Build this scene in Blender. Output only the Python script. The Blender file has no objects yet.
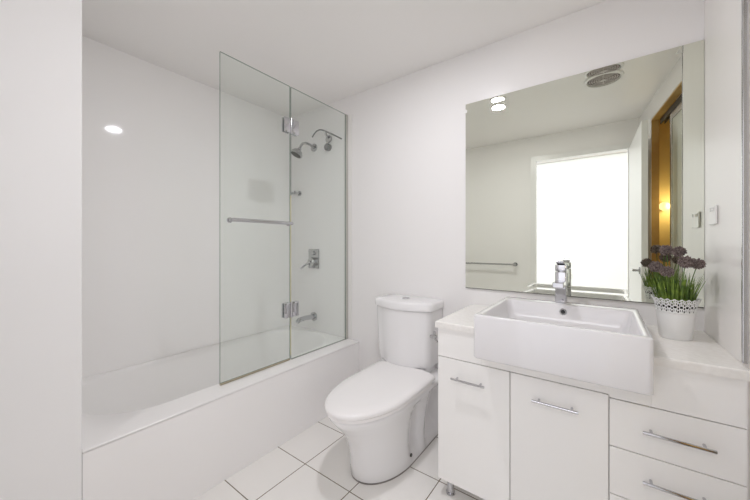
import bpy, bmesh, math, random
from mathutils import Vector, Matrix
random.seed(7)
C = bpy.context.scene
COL = C.collection
PI = math.pi

# ------------------------------------------------------------------ camera, world, lights, exposure
cam_d = bpy.data.cameras.new('camera')
cam = bpy.data.objects.new('camera', cam_d)
COL.objects.link(cam)
cam_d.sensor_width = 36
cam_d.lens = 36 * 310 / 750
cam_d.shift_y = -6 / 750
cam_d.clip_start = 0.02
cam.location = (0, 0, 1.2)
cam.rotation_euler = (PI / 2, 0, math.atan2(.593, .805))
C.camera = cam

w = bpy.data.worlds.new('world')
C.world = w
w.use_nodes = True
w.node_tree.nodes['Background'].inputs[0].default_value = (1, 1, 1, 1)
w.node_tree.nodes['Background'].inputs[1].default_value = 0.4

def area(name, loc, rot, sx, sy, power, col=(1, 1, 1), shape='RECTANGLE', spread=PI):
    l = bpy.data.lights.new(name, 'AREA')
    l.shape = shape; l.size = sx; l.size_y = sy; l.energy = power; l.color = col; l.spread = spread
    o = bpy.data.objects.new(name, l)
    o.location = loc; o.rotation_euler = rot
    COL.objects.link(o)
    return o

# added fill lights in the hallway: white panel behind the doorway, one overhead
area('hall_fill_panel', (-.25, -1.36, 1.195), (PI / 2, 0, 0), 2.3, 2.36, 9.0, (.86, .90, 1.0))
area('hall_fill_overhead', (-.25, -.75, 2.36), (0, 0, 0), 1.2, .6, 8.0, (.90, .93, 1.0))

C.view_settings.view_transform = 'Standard'
C.view_settings.look = 'None'
C.view_settings.gamma = 1
C.view_settings.use_curve_mapping = False
C.view_settings.exposure = 0.08
try:
    C.cycles.max_bounces = 16
    C.cycles.diffuse_bounces = 10
    C.cycles.glossy_bounces = 8
    C.cycles.transparent_max_bounces = 16
    C.cycles.sample_clamp_indirect = 6
except Exception:
    pass

# ------------------------------------------------------------------ materials
def mat(name, col, rough=.5, metal=0, spec=.5, coat=0, bump=None):
    m = bpy.data.materials.new(name)
    m.use_nodes = True
    n = m.node_tree.nodes; L = m.node_tree.links
    b = n['Principled BSDF']
    b.inputs['Base Color'].default_value = (*col, 1)
    b.inputs['Roughness'].default_value = rough
    b.inputs['Metallic'].default_value = metal
    b.inputs['Specular IOR Level'].default_value = spec
    b.inputs['Coat Weight'].default_value = coat
    b.inputs['Coat Roughness'].default_value = .05
    if bump:
        t = n.new('ShaderNodeTexNoise'); t.inputs['Scale'].default_value = bump[0]
        g = n.new('ShaderNodeTexCoord'); L.new(g.outputs['Object'], t.inputs['Vector'])
        u = n.new('ShaderNodeBump'); u.inputs['Strength'].default_value = bump[1]
        u.inputs['Distance'].default_value = .002
        L.new(t.outputs['Fac'], u.inputs['Height']); L.new(u.outputs['Normal'], b.inputs['Normal'])
    return m

def noisy(name, c1, c2, scale, rough, spec=.5, detail=4):
    m = mat(name, c1, rough, 0, spec)
    n = m.node_tree.nodes; L = m.node_tree.links
    g = n.new('ShaderNodeTexCoord'); t = n.new('ShaderNodeTexNoise')
    t.inputs['Scale'].default_value = scale; t.inputs['Detail'].default_value = detail
    r = n.new('ShaderNodeValToRGB')
    r.color_ramp.elements[0].position = .35; r.color_ramp.elements[0].color = (*c1, 1)
    r.color_ramp.elements[1].position = .65; r.color_ramp.elements[1].color = (*c2, 1)
    L.new(g.outputs['Object'], t.inputs['Vector']); L.new(t.outputs['Fac'], r.inputs['Fac'])
    L.new(r.outputs['Color'], n['Principled BSDF'].inputs['Base Color'])
    return m

def emis(name, col, s):
    m = bpy.data.materials.new(name); m.use_nodes = True
    n = m.node_tree.nodes
    b = n['Principled BSDF']
    b.inputs['Base Color'].default_value = (*col, 1)
    b.inputs['Emission Color'].default_value = (*col, 1)
    b.inputs['Emission Strength'].default_value = s
    return m

def glass_mat(name, tint, ior=1.5):
    m = bpy.data.materials.new(name); m.use_nodes = True
    n = m.node_tree.nodes; L = m.node_tree.links
    n.remove(n['Principled BSDF'])
    out = n['Material Output']
    tr = n.new('ShaderNodeBsdfTransparent'); tr.inputs[0].default_value = (*tint, 1)
    gl = n.new('ShaderNodeBsdfGlossy'); gl.inputs['Roughness'].default_value = .01
    fr = n.new('ShaderNodeFresnel'); fr.inputs['IOR'].default_value = ior
    mx = n.new('ShaderNodeMixShader')
    mul = n.new('ShaderNodeMath'); mul.operation = 'MULTIPLY'; mul.inputs[1].default_value = .6
    geo = n.new('ShaderNodeNewGeometry')
    # only outward faces mirror; the inside of the pane stays clear
    inv = n.new('ShaderNodeMath'); inv.operation = 'SUBTRACT'; inv.inputs[0].default_value = 1
    L.new(geo.outputs['Backfacing'], inv.inputs[1])
    m2 = n.new('ShaderNodeMath'); m2.operation = 'MULTIPLY'
    L.new(fr.outputs[0], mul.inputs[0]); L.new(mul.outputs[0], m2.inputs[0]); L.new(inv.outputs[0], m2.inputs[1])
    L.new(m2.outputs[0], mx.inputs[0]); L.new(tr.outputs[0], mx.inputs[1]); L.new(gl.outputs[0], mx.inputs[2])
    L.new(mx.outputs[0], out.inputs['Surface'])
    return m

def floor_mat():
    m = mat('floor_tiles', (.8, .78, .75), .22, 0, .4)
    n = m.node_tree.nodes; L = m.node_tree.links
    b = n['Principled BSDF']
    g = n.new('ShaderNodeNewGeometry')
    sep = n.new('ShaderNodeSeparateXYZ'); L.new(g.outputs['Position'], sep.inputs[0])
    def line(axis, off):
        a = n.new('ShaderNodeMath'); a.operation = 'ADD'; a.inputs[1].default_value = -off + 32.0
        L.new(sep.outputs[axis], a.inputs[0])
        d = n.new('ShaderNodeMath'); d.operation = 'DIVIDE'; d.inputs[1].default_value = .32
        L.new(a.outputs[0], d.inputs[0])
        f = n.new('ShaderNodeMath'); f.operation = 'FRACT'; L.new(d.outputs[0], f.inputs[0])
        s = n.new('ShaderNodeMath'); s.operation = 'SUBTRACT'; s.inputs[1].default_value = .5
        L.new(f.outputs[0], s.inputs[0])
        ab = n.new('ShaderNodeMath'); ab.operation = 'ABSOLUTE'; L.new(s.outputs[0], ab.inputs[0])
        gt = n.new('ShaderNodeMath'); gt.operation = 'GREATER_THAN'; gt.inputs[1].default_value = .5 - .0024 / .32
        L.new(ab.outputs[0], gt.inputs[0])
        return gt
    mx = n.new('ShaderNodeMath'); mx.operation = 'MAXIMUM'
    L.new(line(0, -.99).outputs[0], mx.inputs[0]); L.new(line(1, 1.136).outputs[0], mx.inputs[1])
    t = n.new('ShaderNodeTexNoise'); t.inputs['Scale'].default_value = 5
    L.new(g.outputs['Position'], t.inputs['Vector'])
    r = n.new('ShaderNodeValToRGB')
    r.color_ramp.elements[0].color = (.87, .85, .82, 1); r.color_ramp.elements[1].color = (.90, .88, .85, 1)
    L.new(t.outputs['Fac'], r.inputs['Fac'])
    mix = n.new('ShaderNodeMix'); mix.data_type = 'RGBA'
    L.new(mx.outputs[0], mix.inputs['Factor']); L.new(r.outputs['Color'], mix.inputs['A'])
    mix.inputs['B'].default_value = (.20, .16, .12, 1)
    L.new(mix.outputs['Result'], b.inputs['Base Color'])
    return m

M = {}
M['tile_wall'] = mat('glossy_white_wall_tile', (.955, .940, .935), .06, 0, .3)
M['paint_wall'] = mat('white_wall', (.87, .854, .849), .25, 0, .3, bump=(6, .05))
M['wall_satin'] = mat('white_satin_wall', (.93, .922, .92), .22, 0, .4)
M['ceiling'] = mat('ceiling_paint', (.92, .90, .885), .8, 0, .2)
M['floor'] = floor_mat()
M['ceramic'] = mat('white_ceramic', (.86, .85, .855), .08, 0, .5, coat=.3)
M['basin'] = mat('basin_ceramic', (.79, .775, .785), .08, 0, .5, coat=.3)
M['acrylic'] = mat('white_acrylic', (.92, .905, .898), .32, 0, .4)
M['seatplastic'] = mat('white_seat_plastic', (.91, .89, .885), .2, 0, .4)
M['cab'] = mat('white_cabinet_lacquer', (.91, .895, .875), .22, 0, .4)
M['joint'] = mat('grey_silicone', (.30, .27, .25), .5)
M['cabin'] = mat('cabinet_interior', (.6, .58, .55), .6)
M['stone'] = noisy('cream_stone_top', (.85, .825, .79), (.90, .88, .85), 60, .15, .5)
M['chrome'] = mat('chrome', (.58, .58, .60), .07, 1)
M['chrome_dim'] = mat('brushed_chrome', (.52, .52, .525), .18, 1)
M['bar'] = mat('grey_chrome_bar', (.30, .30, .30), .2, 1)
M['side'] = mat('white_side_wall', (.87, .845, .82), .3, 0, .22)
M['alu'] = mat('aluminium', (.62, .61, .58), .25, 1)
M['dark'] = mat('dark_gap', (.03, .03, .03), .6)
M['darkmetal'] = mat('dark_track_metal', (.10, .095, .085), .4, .6)
M['glass'] = glass_mat('shower_glass', (.972, .990, .978))
M['glassedge'] = mat('green_glass_edge', (.26, .31, .27), .2, 0, .5)
M['seal'] = mat('yellowed_seal', (.60, .57, .38), .4)
M['sealtan'] = mat('tan_bottom_seal', (.40, .35, .25), .4)
M['mirror'] = mat('mirror_silver', (.80, .82, .735), .0, 1)
M['mirroredge_shade'] = mat('mirror_edge_and_gap_shade', (.12, .12, .10), .3)
M['plastic'] = mat('white_plastic', (.84, .83, .81), .3)
M['grille'] = mat('fan_grille', (.16, .14, .13), .6)
M['fan_slat'] = mat('fan_slats', (.50, .45, .42), .5)
M['door'] = mat('white_door_paint', (.91, .905, .90), .3)
M['amber'] = mat('amber_wall_paint', (.80, .58, .20), .5)
M['honey'] = noisy('honey_timber', (.50, .31, .10), (.58, .38, .13), 9, .4)
M['timber'] = noisy('warm_timber', (.30, .15, .05), (.40, .22, .08), 9, .45)
M['frost'] = mat('frosted_pane', (.66, .68, .60), .12, 0, .6)
M['globe'] = emis('lamp_globe', (1.0, .78, .40), .9)
M['bulb'] = emis('downlight_bulb', (1.0, .99, .98), 30)
M['pot'] = mat('white_pot_metal', (.86, .86, .85), .3)
M['soil'] = mat('shaded_soil', (.02, .022, .015), .9)  # near-black: shade inside the pot is put into the soil colour
M['stem'] = mat('flower_stem', (.12, .20, .05), .6)
M['hall'] = mat('hall_white', (.88, .88, .89), .7)

def grass_mat():
    m = mat('grass_blades', (.1, .2, .03), .45)
    n = m.node_tree.nodes; L = m.node_tree.links
    g = n.new('ShaderNodeTexCoord'); t = n.new('ShaderNodeTexNoise')
    t.inputs['Scale'].default_value = 45
    r = n.new('ShaderNodeValToRGB')
    r.color_ramp.elements[0].position = .3; r.color_ramp.elements[0].color = (.035, .085, .012, 1)
    r.color_ramp.elements[1].position = .7; r.color_ramp.elements[1].color = (.26, .38, .05, 1)
    L.new(g.outputs['Object'], t.inputs['Vector']); L.new(t.outputs['Fac'], r.inputs['Fac'])
    L.new(r.outputs['Color'], n['Principled BSDF'].inputs['Base Color'])
    return m
M['grass'] = grass_mat()
M['flower'] = noisy('dusky_purple_flower', (.085, .066, .062), (.34, .27, .25), 220, .8, .2)

# ------------------------------------------------------------------ helpers
def new():
    return bmesh.new()

def obj(name, bm, m, parent=None, smooth=False, ang=40):
    me = bpy.data.meshes.new(name)
    bmesh.ops.recalc_face_normals(bm, faces=bm.faces)
    bm.to_mesh(me); bm.free()
    ms = m if isinstance(m, (list, tuple)) else [m]
    for x in ms:
        me.materials.append(x)
    if smooth:
        for p in me.polygons:
            p.use_smooth = True
        try:
            me.set_sharp_from_angle(angle=math.radians(ang))
        except Exception:
            pass
    o = bpy.data.objects.new(name, me)
    COL.objects.link(o)
    if parent is not None:
        o.parent = parent
        o.matrix_parent_inverse = parent_world(parent).inverted()
    return o

def parent_world(p):
    m = Matrix.LocRotScale(p.location, p.rotation_euler, p.scale)
    if p.parent:
        m = parent_world(p.parent) @ p.matrix_parent_inverse @ m
    return m

def thing(name, label, cat, loc, group=None):
    o = bpy.data.objects.new(name, None)
    o.location = loc; o.empty_display_size = .05
    COL.objects.link(o)
    return tag(o, label, cat, group)

def tag(o, label, cat, group=None):
    o['label'] = label; o['category'] = cat
    if group:
        o['group'] = group
    return o

def struct(name, bm, m, smooth=False):
    o = obj(name, bm, m, None, smooth)
    o['kind'] = 'structure'
    return o

def box(bm, x0, x1, y0, y1, z0, z1, bev=0, mx=None, seg=2):
    r = bmesh.ops.create_cube(bm, size=1)
    vs = r['verts']
    for v in vs:
        v.co = Vector(((x0 + x1) / 2 + v.co.x * (x1 - x0), (y0 + y1) / 2 + v.co.y * (y1 - y0), (z0 + z1) / 2 + v.co.z * (z1 - z0)))
    if bev:
        es = list({e for v in vs for e in v.link_edges})
        q = bmesh.ops.bevel(bm, geom=es, offset=bev, segments=seg, affect='EDGES', profile=.5)
        vs = list({v for f in q['faces'] for v in f.verts} | {v for v in vs if v.is_valid})
    if mx is not None:
        for v in vs:
            v.co = mx @ v.co
    return vs

def loft(bm, loops, cap0=True, cap1=True, closed=False, mi=0):
    rs = [[bm.verts.new(p) for p in l] for l in loops]
    n = len(rs[0])
    pairs = list(zip(rs[:-1], rs[1:]))
    if closed:
        pairs.append((rs[-1], rs[0]))
    for a, b in pairs:
        for i in range(n):
            j = (i + 1) % n
            f = bm.faces.new((a[i], a[j], b[j], b[i])); f.material_index = mi
    if not closed:
        if cap0:
            bm.faces.new(list(reversed(rs[0]))).material_index = mi
        if cap1:
            bm.faces.new(rs[-1]).material_index = mi
    return rs

def rrect(x0, x1, y0, y1, r, z, n=6):
    r = min(r, (x1 - x0) / 2 - 1e-4, (y1 - y0) / 2 - 1e-4)
    out = []
    for cx, cy, a0 in ((x1 - r, y1 - r, 0), (x0 + r, y1 - r, PI / 2), (x0 + r, y0 + r, PI), (x1 - r, y0 + r, 3 * PI / 2)):
        for i in range(n + 1):
            a = a0 + PI / 2 * i / n
            out.append(Vector((cx + r * math.cos(a), cy + r * math.sin(a), z)))
    return out

def rbox(bm, x0, x1, y0, y1, z0, z1, r, e=.004, n=6):
    """upright rounded prism with softened top and bottom edges"""
    L = [rrect(x0 + e, x1 - e, y0 + e, y1 - e, max(r - e, .0005), z0, n)]
    L.append(rrect(x0 + e * .3, x1 - e * .3, y0 + e * .3, y1 - e * .3, r, z0 + e * .3, n))
    L.append(rrect(x0, x1, y0, y1, r, z0 + e, n))
    L.append(rrect(x0, x1, y0, y1, r, z1 - e, n))
    L.append(rrect(x0 + e * .3, x1 - e * .3, y0 + e * .3, y1 - e * .3, r, z1 - e * .3, n))
    L.append(rrect(x0 + e, x1 - e, y0 + e, y1 - e, max(r - e, .0005), z1, n))
    loft(bm, L)

def frame_of(d):
    d = Vector(d).normalized()
    u = d.cross(Vector((0, 0, 1)))
    if u.length < 1e-3:
        u = d.cross(Vector((1, 0, 0)))
    u.normalize()
    return d, u, d.cross(u).normalized()

def tube(bm, pts, r, n=14, cap=True):
    pts = [Vector(p) for p in pts]
    rr = r if isinstance(r, (list, tuple)) else [r] * len(pts)
    L = []
    pu = None
    for i, p in enumerate(pts):
        d = (pts[min(i + 1, len(pts) - 1)] - pts[max(i - 1, 0)]).normalized()
        if pu is None:
            _, u, v = frame_of(d)
        else:
            u = (pu - d * pu.dot(d)).normalized(); v = d.cross(u)
        pu = u
        L.append([p + (u * math.cos(2 * PI * k / n) + v * math.sin(2 * PI * k / n)) * rr[i] for k in range(n)])
    loft(bm, L, cap, cap)

def disc(bm, c, d, r, h, n=32, bev=.15):
    """short turned cylinder from c along d"""
    d = Vector(d).normalized(); c = Vector(c)
    e = min(h, r) * bev
    tube(bm, [c, c + d * (h - e), c + d * (h - e) + d * 1e-5, c + d * h], [r, r, r, r - e], n)

def arc(c, r, a0, a1, ax, ay, n=8):
    c = Vector(c); ax = Vector(ax); ay = Vector(ay)
    return [c + ax * r * math.cos(a0 + (a1 - a0) * i / n) + ay * r * math.sin(a0 + (a1 - a0) * i / n) for i in range(n + 1)]

# ------------------------------------------------------------------ room shell
YW = 1.89          # mirror wall
XL = -2.394        # wall along the bath
YR = -.07          # wall with the doorway
XR = .345          # short right wall beside the vanity
ZC = 2.39
YF = .28           # foot end of the bath
XA = -1.547        # bath apron
DL, DR, DT = -.60, .19, 2.115   # doorway

bm = new(); box(bm, -2.6, 1.9, -1.55, 2.1, -.1, 0); struct('floor', bm, M['floor'])
bm = new(); box(bm, -2.6, 1.9, -1.55, 2.1, ZC, ZC + .1); struct('ceiling', bm, M['ceiling'])
bm = new(); box(bm, XL - .15, 1.9, YW, YW + .15, 0, ZC); struct('wall_back', bm, M['paint_wall'])
bm = new(); box(bm, XL - .15, XL, YR - .12, YW, 0, ZC); struct('wall_left', bm, M['tile_wall'])
bm = new(); box(bm, XL, XA, YR, YF, 0, ZC, .004); struct('wall_foot', bm, M['wall_satin'])
bm = new(); box(bm, XR, XR + .12, 1.44, YW, 0, ZC); struct('wall_right', bm, M['side'])
bm = new()
box(bm, XL, DL, YR - .05, YR, 0, ZC)
box(bm, DR, .30, YR - .05, YR, 0, ZC)
box(bm, DL, DR, YR - .05, YR, DT, ZC)
struct('wall_rear', bm, M['tile_wall'])

# slightly angled wall that carries the sliding door, local frame: s along the wall, t into the wall
SA = math.atan2(.165, 1.49)
S0 = Vector((.272, YR, 0))
SM = Matrix.Translation(S0) @ Matrix(((math.cos(SA), math.sin(SA), 0, 0), (-math.sin(SA), math.cos(SA), 0, 0), (0, 0, 1, 0), (0, 0, 0, 1)))
# columns: local x -> t (away from the room), local y -> s
OS0, OS1, OT = .42, 1.24, 2.23
bm = new()
box(bm, 0, .05, 0, OS0, 0, ZC, 0, SM)
box(bm, 0, .05, OS1, 1.525, 0, ZC, 0, SM)
box(bm, 0, .05, OS0, OS1, OT, ZC, 0, SM)
struct('wall_side', bm, M['paint_wall'])

# doorway casing and the hallway behind the camera
bm = new()
for x0, x1 in ((DL - .055, DL), (DR, DR + .055)):
    box(bm, x0, x1, YR, YR + .012, 0, DT + .055, .002)
box(bm, DL, DR, YR, YR + .012, DT, DT + .055, .002)
struct('trim_1', bm, M['door'])
bm = new()
box(bm, -1.6, 1.1, -1.5, -1.4, 0, ZC)
box(bm, -1.6, -1.5, -1.4, YR - .05, 0, ZC)
box(bm, 1.0, 1.1, -1.4, YR - .05, 0, ZC)
struct('wall_hall', bm, M['hall'])
# metal edge trim where the right wall ends
bm = new()
box(bm, XR - .003, XR + .010, 1.4285, 1.4395, .835, ZC, .003)
struct('trim_2', bm, M['chrome_dim'])

# warm-lit cupboard room behind the sliding door
bm = new()
box(bm, 1.0, 1.05, .1, 1.6, 0, ZC, 0, SM)
box(bm, .05, 1.0, .28, .33, 0, ZC, 0, SM)
box(bm, .05, 1.0, 1.50, 1.55, 0, ZC, 0, SM)
struct('wall_cupboard', bm, M['amber'])

# open white door, standing in the room next to the angled wall
dr = thing('door_1', 'x', 'door', (DR, YR + .03, 0))
for k in ('label', 'category'):
    del dr[k]
dr['kind'] = 'structure'
da = math.atan2(.034, .92)
DM = Matrix.Translation((DR + .006, YR + .03, 0)) @ Matrix.Rotation(-da, 4, 'Z')
bm = new(); box(bm, 0, .038, 0, .80, .008, DT - .006, .002, DM)
obj('door_leaf', bm, M['door'], dr)
bm = new()
for sgn, x in ((-1, 0), (1, .038)):
    p = DM @ Vector((x, .735, 1.0)); d = DM.to_3x3() @ Vector((sgn, 0, 0))
    disc(bm, p, d, .026, .008, 24)
    q = p + d * .038
    tube(bm, [p, q], .009, 12)
    e = DM.to_3x3() @ Vector((0, -1, 0))
    tube(bm, [q - e * .008, q + e * .11], .009, 12)
obj('door_handle', bm, M['chrome_dim'], dr, True)

# sliding door in the angled wall
sd = thing('door_2', 'x', 'door', SM @ Vector((.05, (OS0 + OS1) / 2, 0)))
for k in ('label', 'category'):
    del sd[k]
sd['kind'] = 'structure'
bm = new()
box(bm, .002, .05, OS0, OS0 + .006, 0, OT, .001, SM)
box(bm, .002, .05, OS1 - .018, OS1, 0, OT, .002, SM)
box(bm, .002, .05, OS0, OS1, OT - .012, OT, .002, SM)
box(bm, .002, .05, OS0, OS1, 0, .012, .002, SM)
obj('door_frame', bm, M['honey'], sd)
bm = new()
box(bm, .052, .058, OS0 + .018, OS1 - .018, OT - .055, OT - .012, 0, SM)
box(bm, .078, .084, OS0 + .018, OS1 - .018, OT - .055, OT - .012, 0, SM)
box(bm, .108, .114, OS0 + .018, OS1 - .018, OT - .055, OT - .012, 0, SM)
obj('track', bm, M['darkmetal'], sd)
for k, (a, b, t) in enumerate(((.665, OS1 - .019, .056), (.69, OS1 - .025, .086))):
    bm = new()
    box(bm, t + .008, t + .013, a + .03, b - .03, .06, OT - .10, 0, SM)
    pn = obj('sliding_panel', bm, M['frost'], sd)
    bm = new()
    for s in (a, b - .035):
        box(bm, t, t + .021, s, s + .035, .014, OT - .058, .003, SM)
    for z0, z1 in ((.014, .07), (OT - .105, OT - .058)):
        box(bm, t + .001, t + .020, a + .035, b - .035, z0, z1, .002, SM)
    obj('panel_frame', bm, M['alu'], pn)

lp = SM @ Vector((.092, .380, 1.51))
wn = SM.to_3x3() @ Vector((0, 1, 0))
gl = thing('wall_lamp', 'small glowing lamp on the amber wall behind the sliding door, seen in the mirror', 'lamp', lp - wn * .05)
bm = new(); bmesh.ops.create_uvsphere(bm, u_segments=24, v_segments=14, radius=.036, matrix=Matrix.Translation(lp))
obj('globe', bm, M['globe'], gl, True)
bm = new(); disc(bm, lp - wn * .0545, wn, .03, .024)
obj('base', bm, M['alu'], gl, True)
pl = bpy.data.lights.new('globe_light', 'POINT'); pl.energy = 2.0; pl.color = (1, .86, .60); pl.shadow_soft_size = .03
po = bpy.data.objects.new('globe_light', pl); po.location = lp + wn * .07 + SM.to_3x3() @ Vector((.08, 0, 0)); COL.objects.link(po)

# ------------------------------------------------------------------ bathtub
RZ = .435
bt = thing('bathtub', 'white built-in bathtub with tiled apron along the left wall', 'bathtub', (-1.97, 1.08, 0))
bm = new()
bx0, bx1, by0, by1 = XL + .001, XA, YF + .001, YW - .001
L = [rrect(bx0, bx1, by0, by1, .004, RZ - .008, 8),
     rrect(bx0, bx1, by0, by1, .004, RZ - .003, 8),
     rrect(bx0 + .003, bx1 - .003, by0 + .003, by1 - .003, .004, RZ, 8),
     rrect(XL + .022, XA - .15, .325, 1.84, .30, RZ, 8),
     rrect(XL + .028, XA - .156, .333, 1.834, .295, RZ - .005, 8),
     rrect(XL + .037, XA - .164, .345, 1.825, .29, RZ - .03, 8),
     rrect(XL + .085, XA - .185, .46, 1.76, .25, RZ - .22, 8),
     rrect(XL + .12, XA - .21, .56, 1.73, .20, RZ - .33, 8),
     rrect(XL + .18, XA - .25, .68, 1.69, .08, RZ - .355, 8)]
loft(bm, L, False, True)
obj('tub_shell', bm, M['acrylic'], bt, True, 35)
bm = new(); box(bm, XA - .03, XA - .002, YF + .001, YW - .001, 0, RZ - .0105, .001)
obj('apron', bm, M['tile_wall'], bt)
bm = new(); box(bm, XA - .028, XA - .004, YF + .001, YW - .001, RZ - .0104, RZ - .0081)
obj('silicone_joint', bm, M['joint'], bt)
bm = new(); disc(bm, (-2.05, 1.50, RZ - .355), (0, 0, 1), .03, .003)
obj('drain', bm, M['chrome'], bt, True)

# ------------------------------------------------------------------ shower screen
XG = -1.665
G0, G1, G2 = .85, 1.318, YW - .004
GZ0, GZ1 = .448, 2.238
ss = thing('shower_screen', 'frameless clear glass screen standing on the bath rim', 'shower screen', (XG, (G0 + G2) / 2, RZ))
def pane(name, y0, y1, z0, parent):
    bm = new()
    box(bm, XG - .004, XG + .004, y0, y1, z0, GZ1)
    for f in bm.faces:
        f.material_index = 0 if abs(f.normal.x) > .9 else 1
    return obj(name, bm, [M['glass'], M['glassedge']], parent)
pa = pane('swing_panel', G0, G1 - .005, GZ0, ss); pa['label'] = 'swinging glass panel with the towel bar'
pb = pane('fixed_panel', G1 + .003, G2 - .0265, RZ + .004, ss); pb['label'] = 'fixed glass panel next to the wall'
bm = new(); box(bm, XG - .006, XG + .006, G0, G1 - .006, RZ + .002, GZ0 - .0005, .001)
obj('bottom_seal', bm, M['sealtan'], pa)
bm = new(); box(bm, XG - .0045, XG + .0045, G1 - .0045, G1 + .0025, RZ + .03, 1.52)
obj('edge_seal', bm, M['seal'], pa)
bm = new()
box(bm, XG - .009, XG + .009, G2 - .026, G2 + .003, RZ + .001, GZ1, .001)
obj('wall_channel', bm, M['alu'], ss)
bm = new(); box(bm, XG + .0095, XG + .046, G2 - .004, G2 + .003, RZ + .001, GZ1, .001)
obj('cover_strip', bm, M['plastic'], ss)
bm = new()
box(bm, XG - .008, XG + .008, G1 + .004, G2 - .027, RZ + .001, RZ + .0038)
obj('bottom_channel', bm, M['alu'], pb)
for z in (.768, 1.975):
    bm = new()
    for s in (-1, 1):
        for y0, y1 in ((G1 - .058, G1 - .010), (G1 + .008, G1 + .058)):
            xa, xb = (XG + .0045, XG + .0165) if s > 0 else (XG - .0165, XG - .0045)
            box(bm, xa, xb, y0, y1, z - .048, z + .048, .003)
    tube(bm, [(XG + .012, G1 - .001, z - .05), (XG + .012, G1 - .001, z + .05)], .008, 12)
    obj('hinge', bm, M['chrome'], ss, True)
bm = new()
xb = XG + .055
zb = 1.332
pts = [(xb - .05, .90, zb), (xb - .02, .90, zb)] + arc((xb - .02, .92, zb), .02, -PI / 2, 0, (1, 0, 0), (0, 1, 0), 5)[1:] + [(xb, 1.262, zb)]
pts += arc((xb - .02, 1.277, zb), .02, 0, PI / 2, (1, 0, 0), (0, 1, 0), 5) + [(xb - .05, 1.297, zb)]
tube(bm, pts, .010, 14)
for y in (.90, 1.2955):
    disc(bm, (XG + .0045, y, zb), (1, 0, 0), .015, .008, 20)
obj('towel_bar', bm, M['chrome'], ss, True)

# ------------------------------------------------------------------ shower fittings on the back wall
sh = thing('wall_shower', 'chrome shower head on a curved wall arm above the bath', 'shower head', (-2.055, YW, 2.05))
bm = new(); disc(bm, (-2.055, YW - .001, 2.05), (0, -1, 0), .034, .012)
obj('flange', bm, M['chrome_dim'], sh, True)
hx = -2.055
apts = [(hx, YW - .01, 2.05), (hx - .005, YW - .05, 2.066), (hx - .015, YW - .09, 2.072), (hx - .025, YW - .115, 2.062), (hx - .03, YW - .13, 2.04), (hx - .033, YW - .138, 2.02)]
bm = new(); tube(bm, apts, .011, 12)
obj('shower_arm', bm, M['chrome_dim'], sh, True)
bm = new()
hd = Vector((-.22, -.42, -.88)).normalized(); hp = Vector((hx - .034, YW - .138, 2.018))
tube(bm, [hp, hp + hd * .015, hp + hd * .028, hp + hd * .050, hp + hd * .066, hp + hd * .069], [.015, .018, .036, .051, .053, .050], 24)
hso = obj('shower_head', bm, M['chrome_dim'], sh, True)
bm = new(); tube(bm, [hp + hd * .0692, hp + hd * .072], [.044, .043], 24)
obj('spray_face', bm, M['darkmetal'], hso, True)

rx = -1.875
tr = thing('hand_shower_bracket', 'slender curved chrome bar on a round wall bracket, right of the shower head', 'bracket', (rx, YW, 2.08))
bm = new(); disc(bm, (rx, YW - .001, 2.09), (0, -1, 0), .032, .014); tube(bm, [(rx, YW - .01, 2.095), (rx, YW - .04, 2.12), (rx, YW - .05, 2.145)], .010, 10)
obj('flange', bm, M['chrome_dim'], tr, True)
bm = new()
tube(bm, [(-2.03, YW - .05, 2.125), (-2.005, YW - .05, 2.150), (-1.975, YW - .05, 2.166), (-1.94, YW - .05, 2.170), (-1.90, YW - .05, 2.158), (-1.794, YW - .05, 2.103), (-1.69, YW - .05, 2.043)], .0055, 10)
obj('curved_bar', bm, M['bar'], tr, True)
bm = new(); disc(bm, (rx, YW - .001, 2.018), (0, -1, 0), .030, .035)
obj('bracket_block', bm, M['bar'], tr, True)

hk = thing('robe_hook', 'tiny chrome hook on the wall below the shower head', 'hook', (-2.27, YW, 1.665))
bm = new(); disc(bm, (-2.25, YW - .001, 1.665), (0, -1, 0), .022, .01); tube(bm, [(-2.25, YW - .008, 1.665), (-2.25, YW - .06, 1.665), (-2.25, YW - .065, 1.68)], .009, 10)
tube(bm, [(-2.25, YW - .035, 1.665), (-2.33, YW - .035, 1.67)], .012, 10)
obj('hook', bm, M['chrome_dim'], hk, True)

mxr = thing('bath_mixer', 'chrome lever mixer on a square wall plate', 'mixer tap', (-2.06, YW, 1.07))
bm = new(); box(bm, -2.125, -1.995, YW - .010, YW - .001, .985, 1.155, .004)
obj('wall_plate', bm, M['chrome_dim'], mxr)
bm = new(); disc(bm, (-2.055, YW - .010, 1.045), (0, -1, 0), .038, .045); disc(bm, (-2.06, YW - .010, 1.12), (0, -1, 0), .018, .018)
obj('mixer_body', bm, M['chrome_dim'], mxr, True)
bm = new(); tube(bm, [(-2.055, YW - .05, 1.045), (-2.09, YW - .075, 1.02), (-2.14, YW - .085, .985)], [.012, .010, .008], 12)
obj('lever', bm, M['chrome'], mxr, True)

sp = thing('bath_spout', 'chrome wall spout low above the bath', 'spout', (-2.06, YW, .56))
bm = new(); disc(bm, (-2.06, YW - .001, .56), (0, -1, 0), .038, .012)
obj('flange', bm, M['chrome_dim'], sp, True)
bm = new(); tube(bm, [(-2.06, YW - .01, .56), (-2.06, YW - .10, .565), (-2.06, YW - .17, .56), (-2.06, YW - .19, .545)], [.022, .020, .020, .018], 16)
obj('spout_pipe', bm, M['chrome'], sp, True)

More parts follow.
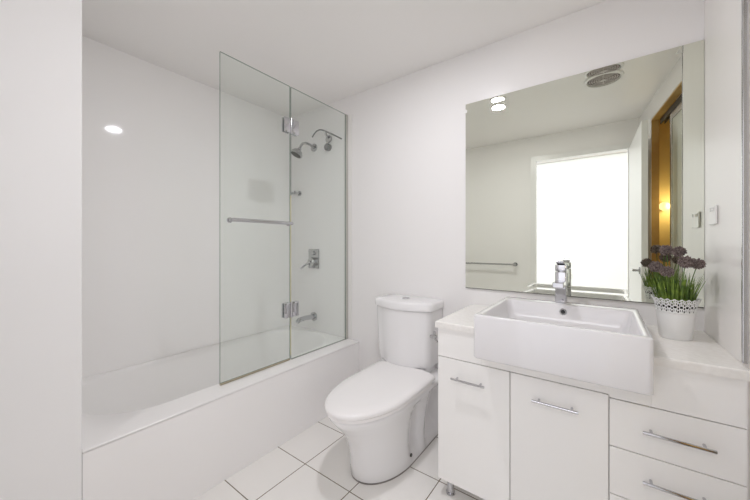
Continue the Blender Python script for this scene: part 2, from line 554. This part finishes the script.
# ------------------------------------------------------------------ toilet
TX = -.997
to = thing('toilet', 'white close-coupled toilet with its lid down between bath and vanity', 'toilet', (TX, 1.45, 0))
def dshape(wd, yf, a, yb, z, n=24, m=8, p=2.0, rb=0):
    """D outline: curved front, straight sides, flat back"""
    out = []
    for i in range(n + 1):
        t = PI * i / n
        c, s = math.cos(t), math.sin(t)
        x = wd * (abs(c) ** (2 / p)) * (1 if c >= 0 else -1)
        y = yf + a - a * (abs(s) ** (2 / p))
        out.append(Vector((TX + x, y, z)))
    for i in range(1, m + 1):
        out.append(Vector((TX - wd, yf + a + (yb - rb - yf - a) * i / m, z)))
    if rb:
        for i in range(1, 5):
            an = PI / 2 * i / 4
            out.append(Vector((TX - wd + rb - rb * math.cos(an), yb - rb + rb * math.sin(an), z)))
        for i in range(0, 5):
            an = PI / 2 * i / 4
            out.append(Vector((TX + wd - rb + rb * math.sin(an), yb - rb + rb * math.cos(an), z)))
        out.pop()
        out.append(Vector((TX + wd, yb - rb, z)))
    else:
        out.append(Vector((TX + wd, yb, z)))
    for i in range(1, m):
        out.append(Vector((TX + wd, yb - rb + (yf + a - yb + rb) * i / m, z)))
    return out
levels = [(.0035, .158, 1.212, .27), (.010, .161, 1.205, .27), (.06, .159, 1.203, .27), (.12, .160, 1.195, .28), (.18, .164, 1.178, .30),
          (.24, .172, 1.150, .32), (.29, .182, 1.110, .34), (.33, .190, 1.075, .36), (.36, .196, 1.05, .36), (.375, .196, 1.048, .36), (.381, .190, 1.056, .36)]
L = []
for z, wd, yf, a in levels:
    lp_ = dshape(wd, yf, a, YW - .003, z, 28, 22)
    for v in lp_:
        # hollowed flanks behind the bowl, a rib and the rear column
        def sm(e0, e1, q):
            q = max(0, min(1, (q - e0) / (e1 - e0))); return q * q * (3 - 2 * q)
        zz = sm(.03, .10, v.z) * (1 - sm(.28, .36, v.z))
        g1 = sm(1.43, 1.50, v.y) * (1 - sm(1.555, 1.585, v.y))
        g2 = sm(1.62, 1.66, v.y) * (1 - sm(1.80, 1.86, v.y))
        dpt = zz * (.040 * g1 + .055 * g2)
        v.x -= math.copysign(min(dpt, abs(v.x - TX) * .6), v.x - TX)
    L.append(lp_)
bm = new(); loft(bm, L)
rbox(bm, TX - .055 - .165, TX - .055 + .165, 1.705, YW - .003, .370, .4235, .03, .004)
obj('pan', bm, M['ceramic'], to, True, 60)
bm = new(); loft(bm, [dshape(.1605, 1.2065, .27, YW - .003, z, 28, 8) for z in (0, .0034)])
obj('base_sealant', bm, M['joint'], to)
def slab(levels, yb, rb=.03, p=2.05):
    bm = new()
    loft(bm, [dshape(wd, yf, a, yb, z, 28, 8, p, rb) for z, wd, yf, a in levels])
    return bm
obj('seat', slab([(.382, .197, 1.042, .37), (.384, .200, 1.037, .37), (.397, .200, 1.037, .37), (.400, .197, 1.041, .37)], 1.665), M['seatplastic'], to, True, 50)
obj('lid', slab([(.4015, .199, 1.035, .37), (.404, .204, 1.029, .375), (.416, .205, 1.028, .375), (.423, .200, 1.034, .37), (.428, .188, 1.050, .36), (.432, .150, 1.10, .32), (.433, .06, 1.22, .18)], 1.69), M['seatplastic'], to, True, 50)
for s in (-1, 1):
    bm = new(); tube(bm, [(TX - .02 + s * .075 - .02, 1.697, .412), (TX - .02 + s * .075 + .02, 1.697, .412)], .012, 12)
    obj('seat_hinge', bm, M['seatplastic'], to, True)
def cist(wd, yf, z, bow=.045, r=.05):
    # rounded front corners with a bowed front
    out = []
    n = 10
    for i in range(n + 1):           # front right corner -> front left corner
        t = i / n
        x = (wd - r) * (1 - 2 * t)
        out.append(Vector((TX - .055 + x, yf + bow * (2 * t - 1) ** 2, z)))
    c = (TX - .055 - wd + r, yf + bow + r)
    for i in range(1, 7):
        a = PI / 2 * i / 6
        out.append(Vector((c[0] - r * math.sin(a), c[1] - r * math.cos(a), z)))
    out.append(Vector((TX - .055 - wd, YW - .003, z)))
    out.append(Vector((TX - .055 + wd, YW - .003, z)))
    c = (TX - .055 + wd - r, yf + bow + r)
    for i in range(0, 6):
        a = PI / 2 * i / 6
        out.append(Vector((c[0] + r * math.cos(a), c[1] - r * math.sin(a), z)))
    return out
bm = new(); loft(bm, [cist(.176, 1.678, .4245), cist(.178, 1.676, .4285), cist(.188, 1.664, .432), cist(.190, 1.662, .440), cist(.196, 1.660, .50), cist(.206, 1.655, .70), cist(.208, 1.655, .778), cist(.204, 1.660, .782), cist(.202, 1.662, .7865)])
obj('cistern', bm, M['ceramic'], to, True, 50)
bm = new(); loft(bm, [cist(.208, 1.655, .787), cist(.216, 1.646, .7885), cist(.218, 1.644, .822), cist(.214, 1.649, .832), cist(.200, 1.665, .837), cist(.12, 1.72, .840)])
obj('cistern_lid', bm, M['ceramic'], to, True, 50)
bm = new(); disc(bm, (TX - .055, 1.775, .8385), (0, 0, 1), .026, .006, 32)
obj('flush_button', bm, M['chrome'], to, True)
bm = new()
iy, iz = 1.735, .635
tube(bm, [(TX - .055 + .195, iy, iz), (TX - .055 + .235, iy, iz)], .010, 10)
tube(bm, [(TX - .055 + .225, iy, iz + .035), (TX - .055 + .225, iy, iz - .01), (TX - .055 + .235, iy + .01, iz - .03), (TX - .055 + .26, iy + .03, iz - .025), (TX - .055 + .27, iy + .06, iz - .0), (TX - .055 + .27, iy + .15, iz - .03)], .006, 10)
obj('inlet_hose', bm, M['chrome_dim'], to, True)
bm = new(); disc(bm, (TX + .155, 1.47, .055), (1, 0, 0), .009, .006, 16)
obj('screw_cap', bm, M['darkmetal'], to, True)

# ------------------------------------------------------------------ vanity cabinet
VX0, VX1, VY0, VY1 = -.638, .340, 1.376, YW - .001
va = thing('vanity_cabinet', 'white bathroom vanity cabinet with two doors and a drawer stack', 'cabinet', ((VX0 + VX1) / 2, 1.63, 0))
bm = new()
ct = .799
box(bm, VX0, VX0 + .016, VY0 + .019, VY1, .078, ct)
box(bm, VX1 - .016, VX1, VY0 + .019, VY1, .078, ct)
box(bm, VX0 + .016, VX1 - .016, VY0 + .02, VY1, .078, .094)
box(bm, VX0 + .016, VX1 - .016, VY1 - .012, VY1, .094, .70)
box(bm, .008, .022, VY0 + .02, VY1 - .012, .094, .70)
obj('carcass', bm, M['cab'], va)
bm = new()
box(bm, VX0, -.432, VY0, VY0 + .018, .668, ct, .001)
box(bm, -.432, .016, VY0, VY0 + .018, .668, .728, .001)
box(bm, .016, .128, VY0, VY0 + .018, .658, .728, .001)
box(bm, .128, VX1, VY0, VY0 + .018, .658, ct, .001)
obj('front_rail', bm, M['cab'], va)
def bar_handle(bm, xa, xb, z):
    y = VY0 - .027
    tube(bm, [(xa, y, z), (xb, y, z)], .0052, 12)
    for x in (xa + .022, xb - .022):
        tube(bm, [(x, VY0 - .0002, z), (x, y, z)], .0045, 10)
for xa, xb, h0, h1 in ((VX0, -.3155, -.563, -.412), (-.3125, .0145, -.227, -.073)):
    bm = new(); box(bm, xa, xb, VY0, VY0 + .018, .082, .6645, .0015)
    d = obj('door', bm, M['cab'], va)
    bm = new(); bar_handle(bm, h0, h1, .583); obj('handle', bm, M['chrome'], d, True)
for z0, z1, zh in ((.4895, .6545, .578), (.3215, .4865, .412), (.082, .3185, .245)):
    bm = new(); box(bm, .0175, VX1, VY0, VY0 + .018, z0, z1, .0015)
    d = obj('drawer', bm, M['cab'], va)
    bm = new(); bar_handle(bm, .105, .273, zh); obj('handle', bm, M['chrome'], d, True)
for x, y in ((VX0 + .045, VY0 + .045), (VX1 - .05, VY0 + .045), (VX0 + .045, VY1 - .06), (VX1 - .05, VY1 - .06), (-.15, VY0 + .045)):
    bm = new(); tube(bm, [(x, y, 0), (x, y, .006), (x, y, .0061), (x, y, .0775)], [.022, .022, .016, .016], 16)
    obj('leg', bm, M['chrome'], va, True)

# worktop with a cut-out for the basin
BX0, BX1, BY0, BY1 = -.4265, .1235, 1.250, 1.800
bm = new()
e = .0012
ys = (1.370, BY1 + e, VY1)
xs = (-.651, BX0 - e, BX1 + e, VX1 + .004)
zt, zb_ = .830, .800
def cell(i, j):
    box(bm, xs[i], xs[i + 1], ys[j], ys[j + 1], zb_, zt)
for i, j in ((0, 0), (2, 0), (0, 1), (1, 1), (2, 1)):
    cell(i, j)
bmesh.ops.remove_doubles(bm, verts=bm.verts, dist=1e-5)
bm.verts.ensure_lookup_table()
inner = [f for f in bm.faces if sum(1 for g in bm.faces if g is not f and set(g.verts) == set(f.verts))]
bmesh.ops.delete(bm, geom=inner, context='FACES')
fe = [ed for ed in bm.edges if all(abs(v.co.y - 1.370) < 1e-5 and abs(v.co.z - zt) < 1e-5 for v in ed.verts) or all(abs(v.co.x + .651) < 1e-5 and abs(v.co.z - zt) < 1e-5 for v in ed.verts)]
bmesh.ops.bevel(bm, geom=fe, offset=.006, segments=3, affect='EDGES', profile=.5)
wt = obj('countertop', bm, M['stone'], None)
tag(wt, 'cream stone countertop on the white vanity cabinet', 'countertop')
# ------------------------------------------------------------------ basin
ba = thing('basin', 'large white rectangular ceramic basin overhanging the vanity front', 'basin', ((BX0 + BX1) / 2, (BY0 + BY1) / 2, .734))
bm = new()
bz0, bz1 = .735, .914
IY1 = 1.715
def bl(i, z, r=.012):
    return rrect(BX0 + i, BX1 - i, BY0 + i, BY1 - i, r, z)
L = [bl(.02, bz0, .010), bl(.006, bz0 + .002), bl(.001, bz0 + .007), bl(0, bz0 + .012), bl(0, bz1 - .007), bl(.002, bz1 - .002), bl(.007, bz1)]
def il(i, z, r, i2=None):
    return rrect(BX0 + .019 + i, BX1 - .019 - i, BY0 + .019 + i, IY1 - i, r, z)
L += [il(0, bz1, .022), il(.003, bz1 - .002, .024), il(.006, bz1 - .008, .026), il(.012, bz1 - .05, .030), il(.026, bz1 - .10, .04), il(.045, bz1 - .118, .045), il(.08, bz1 - .124, .05), il(.19, bz1 - .128, .03)]
loft(bm, L)
obj('bowl', bm, M['basin'], ba, True, 50)
ox = -.153 - .0
bm = new()
oc = Vector((ox, IY1 - .011, bz1 - .034))
tube(bm, [oc, oc + Vector((0, -.003, 0))], [.0155, .0150], 24)
obj('overflow_ring', bm, M['chrome_dim'], ba, True)
bm = new(); tube(bm, [oc + Vector((0, -.0031, 0)), oc + Vector((0, -.0036, 0))], .0095, 24)
obj('overflow_hole', bm, M['dark'], ba, True)
bm = new(); disc(bm, ((BX0 + BX1) / 2, 1.49, bz1 - .1275), (0, 0, 1), .032, .004, 32)
obj('plug_waste', bm, M['chrome'], ba, True)

# tap
tx, ty = -.166, 1.758
tp = thing('basin_tap', 'square chrome mixer tap on the rear ledge of the basin', 'tap', (tx, ty, bz1))
bm = new(); rbox(bm, tx - .0235, tx + .0235, ty - .0235, ty + .0235, bz1 + .0005, bz1 + .150, .004, .0015, 3)
obj('body', bm, M['chrome'], tp, True, 30)
bm = new(); box(bm, tx - .0225, tx + .0225, ty - .130, ty - .0237, bz1 + .085, bz1 + .110, .003)
obj('spout', bm, M['chrome'], tp)
bm = new(); rbox(bm, tx - .0235, tx + .0235, ty - .0235, ty + .0235, bz1 + .154, bz1 + .185, .004, .002, 3)
tube(bm, [(tx, ty, bz1 + .149), (tx, ty, bz1 + .156)], .016, 16)
lev = Matrix.Translation((tx, ty, bz1 + .180)) @ Matrix.Rotation(math.radians(-14), 4, 'X')
box(bm, -.017, .017, -.060, .020, .004, .012, .002, lev)
obj('lever', bm, M['chrome'], tp, True, 30)

# ------------------------------------------------------------------ mirror
mi = thing('wall_mirror', 'large frameless wall mirror behind the white basin', 'mirror', (-.17, YW, .932))
mx0, mx1, mz0, mz1 = -.688, XR - .001, .932, 2.065
bm = new()
bv = .032; yb_ = YW - .001; yf_ = YW - .0066; dy = -.0010
o_ = [(mx0, mz0), (mx1, mz0), (mx1, mz1), (mx0, mz1)]
i_ = [(mx0 + bv, mz0 + bv), (mx1 - bv, mz0 + bv), (mx1 - bv, mz1 - bv), (mx0 + bv, mz1 - bv)]
vo = [bm.verts.new((x, yf_ + dy, z)) for x, z in o_]
vi = [bm.verts.new((x, yf_, z)) for x, z in i_]
vb = [bm.verts.new((x, yb_, z)) for x, z in o_]
bm.faces.new(vi)
for a in range(4):
    b = (a + 1) % 4
    bm.faces.new((vo[a], vo[b], vi[b], vi[a]))
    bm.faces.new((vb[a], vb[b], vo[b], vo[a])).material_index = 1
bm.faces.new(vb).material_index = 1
obj('mirror_glass', bm, [M['mirror'], M['mirroredge_shade']], mi)
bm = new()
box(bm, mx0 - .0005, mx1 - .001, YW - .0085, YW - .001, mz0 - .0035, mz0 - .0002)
obj('bottom_shadow_strip', bm, M['mirroredge_shade'], mi)  # dark strip standing in for the shadow gap under the mirror
bm = new()
box(bm, mx0 - .004, mx0 + .010, YW - .010, YW - .001, mz1 - .055, mz1 - .035, .001)
obj('bevel_glint', bm, M['plastic'], mi)  # white block standing in for the bright glint in the bevel

# ------------------------------------------------------------------ power outlet on the right wall
pw = thing('power_outlet', 'white wall power outlet on the right wall above the countertop', 'power outlet', (XR, 1.735, 1.31))
bm = new(); box(bm, XR - .008, XR - .001, 1.69, 1.780, 1.275, 1.347, .003)
obj('plate', bm, M['plastic'], pw)
for y in (1.715, 1.755):
    bm = new(); box(bm, XR - .011, XR - .0082, y - .006, y + .006, 1.325, 1.340, .001)
    obj('switch', bm, M['plastic'], pw)

# ------------------------------------------------------------------ potted flowers
px, py, pz = .229, 1.690, .8305
pt = thing('potted_plant', 'lace-rimmed white pot of grass and dusky purple flower heads on the countertop', 'potted plant', (px, py, pz))
R0, R1, PH = .048, .062, .148
bm = new()
def ring(r, z, n=48):
    return [Vector((px + r * math.cos(2 * PI * i / n), py + r * math.sin(2 * PI * i / n), pz + z)) for i in range(n)]
loft(bm, [ring(R0 - .003, 0), ring(R0, .003), ring(R0 + (R1 - R0) * .66, .104), ring(R0 + (R1 - R0) * .68, .108), ring(R0 + (R1 - R0) * .68 - .003, .108), ring(R0 + (R1 - R0) * .64 - .004, .095)], True, False)
obj('pot', bm, M['pot'], pt, True, 40)
bm = new()
PAT = ['................',
       '...##......##...',
       '.#.##.#..#.##.#.',
       '.#....#..#....#.',
       '...##......##...',
       '##.##.####.##.##',
       '##....####....##',
       '...##......##...',
       '.#.##.#..#.##.#.',
       '.#......##....#.',
       '....##......##..',
       '.##.##.##.#.##.#',
       '................']
n = 176; rows = len(PAT)
def lr(z): return R0 + (R1 - R0) * z / PH + .0012 + max(0, z - .135) * .35
zs = [.103 + (PH + .010 - .103) * k / rows for k in range(rows + 1)]
grid = [[None] * n for _ in range(rows + 1)]
for k in range(rows + 1):
    for i in range(n):
        a = 2 * PI * i / n
        z = zs[k] + (.0030 * math.cos((i + .5) * 2 * PI / 8) - .001) * max(0, (k - rows + 3) / 3)
        grid[k][i] = bm.verts.new((px + lr(z) * math.cos(a), py + lr(z) * math.sin(a), pz + z))
for k in range(rows):
    for i in range(n):
        if PAT[k][i % 16] != '#':
            j = (i + 1) % n
            bm.faces.new((grid[k][i], grid[k][j], grid[k + 1][j], grid[k + 1][i]))
lc = obj('lace_rim', bm, M['pot'], pt, True)
sol = lc.modifiers.new('thickness', 'SOLIDIFY'); sol.thickness = .0012
bm = new(); loft(bm, [ring(.0555, .102), ring(.0585, .134), ring(.03, .142)], True, True)
obj('soil_fill', bm, M['soil'], pt, True)
bm = new()
for k in range(300):
    a = random.uniform(0, 2 * PI); rr = .052 * math.sqrt(random.random())
    b0 = Vector((px + rr * math.cos(a), py + rr * math.sin(a), pz + .128))
    out = Vector((math.cos(a), math.sin(a), 0))
    lean = random.uniform(.02, .30) * (rr / .052) + random.uniform(-.05, .05)
    ln = random.uniform(.08, .150) * (1.05 - .2 * rr / .052)
    wd = random.uniform(.0016, .0030)
    sd_ = Vector((-math.sin(a + random.uniform(-1, 1)), math.cos(a + random.uniform(-1, 1)), 0)).normalized()
    prev = None
    for q in range(5):
        t = q / 4
        p = b0 + Vector((0, 0, 1)) * ln * t * (1 - .15 * t * abs(lean)) + out * ln * (lean * t + .35 * lean * t * t)
        ww = wd * (1 - t) ** .7 + .0002
        cur = (bm.verts.new(p - sd_ * ww), bm.verts.new(p + sd_ * ww + out * .0004))
        if prev:
            bm.faces.new((prev[0], prev[1], cur[1], cur[0]))
        prev = cur
gr = obj('grass', bm, M['grass'], pt)
gr['kind'] = 'stuff'
# flower heads
heads3 = [(.175, 1.715, 1.106), (.200, 1.655, 1.092), (.208, 1.735, 1.174), (.241, 1.70, 1.170), (.251, 1.645, 1.132), (.290, 1.685, 1.124)]
for hx_, hy_, hz_ in heads3:
    c = Vector((hx_, hy_, hz_))
    bm = new()
    base = Vector((px + (hx_ - px) * .35, py + (hy_ - py) * .35, pz + .11))
    mid = base.lerp(c, .5) + Vector((0, 0, .012))
    tube(bm, [base, mid, c], .0016, 6)
    st = obj('stem', bm, M['stem'], pt)
    bm = new()
    R_ = random.uniform(.021, .024)
    bmesh.ops.create_icosphere(bm, subdivisions=2, radius=R_ * .62, matrix=Matrix.Translation(c))
    N = 95
    for k in range(N):
        zf = 1 - 2 * (k + .5) / N; ph = k * 2.39996
        d = Vector((math.sqrt(1 - zf * zf) * math.cos(ph), math.sqrt(1 - zf * zf) * math.sin(ph), zf * .85))
        d = (d + Vector([random.uniform(-.12, .12) for _ in range(3)])).normalized()
        _, u, v = frame_of(d)
        p = c + d * R_ * random.uniform(.70, .95)
        tip = c + d * R_ * random.uniform(1.0, 1.18)
        s_ = R_ * .17
        cc = [p + u * s_ * math.cos(2 * PI * q / 5) + v * s_ * math.sin(2 * PI * q / 5) for q in range(5)]
        vv = [bm.verts.new(x) for x in cc]; tv = bm.verts.new(tip); bv_ = bm.verts.new(c + d * R_ * .5)
        for q in range(5):
            bm.faces.new((vv[q], vv[(q + 1) % 5], tv)); bm.faces.new((vv[(q + 1) % 5], vv[q], bv_))
    obj('flower_head', bm, M['flower'], st)

# ------------------------------------------------------------------ ceiling fittings (seen in the mirror)
dlx, dly = -.73, .975
dl = thing('ceiling_downlight', 'round recessed ceiling downlight in front of the mirror', 'ceiling light', (dlx, dly, ZC))
bm = new()
def cring(r, z, cx=dlx, cy=dly, n=40):
    return [Vector((cx + r * math.cos(2 * PI * i / n), cy + r * math.sin(2 * PI * i / n), z)) for i in range(n)]
loft(bm, [cring(.062, ZC - .0005), cring(.060, ZC - .006), cring(.048, ZC - .007), cring(.046, ZC - .0005)], closed=True)
obj('trim_ring', bm, M['plastic'], dl, True)
bm = new(); loft(bm, [cring(.045, ZC - .0005), cring(.045, ZC - .004)])
obj('lens', bm, M['bulb'], dl, True)
area('downlight_beam', (dlx, dly, ZC - .012), (0, 0, 0), .10, .10, 9.2, (.965, .96, 1.0), 'DISK')

fx, fy = .0, 1.0
ef = thing('exhaust_fan', 'round grey exhaust fan grille in the ceiling', 'exhaust fan', (fx, fy, ZC))
bm = new()
loft(bm, [cring(.118, ZC - .0005, fx, fy), cring(.114, ZC - .012, fx, fy), cring(.100, ZC - .016, fx, fy), cring(.096, ZC - .0005, fx, fy)], closed=True)
obj('rim', bm, M['plastic'], ef, True)
bm = new(); loft(bm, [cring(.0955, ZC - .0005, fx, fy), cring(.0955, ZC - .003, fx, fy)])
obj('fan_opening', bm, M['grille'], ef)
bm = new()
for r in (.024, .038, .052, .066, .080):
    loft(bm, [cring(r, ZC - .0035, fx, fy), cring(r, ZC - .010, fx, fy), cring(r + .006, ZC - .010, fx, fy), cring(r + .006, ZC - .0035, fx, fy)], closed=True)
for k in range(4):
    mk = Matrix.Translation((fx, fy, ZC)) @ Matrix.Rotation(k * PI / 4, 4, 'Z')
    box(bm, -.094, .094, -.003, .003, -.009, -.0045, 0, mk)
disc(bm, (fx, fy, ZC - .0035), (0, 0, -1), .02, .012)
obj('grille', bm, M['fan_slat'], ef)

# ------------------------------------------------------------------ towel rail on the rear wall (seen in the mirror)
rl = thing('towel_rail', 'long chrome towel rail on the rear wall left of the doorway', 'towel rail', (-1.1, YR, .97))
bm = new()
rz, ry = .965, YR + .07
tube(bm, [(-1.46, ry, rz), (-.795, ry, rz)], .010, 12)
obj('rail', bm, M['chrome_dim'], rl, True)
for x in (-1.44, -.815):
    bm = new(); disc(bm, (x, YR + .001, rz), (0, 1, 0), .024, .010); tube(bm, [(x, YR + .008, rz), (x, ry, rz)], .010, 12)
    tube(bm, [(x - .014, ry, rz), (x + .014, ry, rz)], .016, 14)
    obj('post', bm, M['chrome_dim'], rl, True)
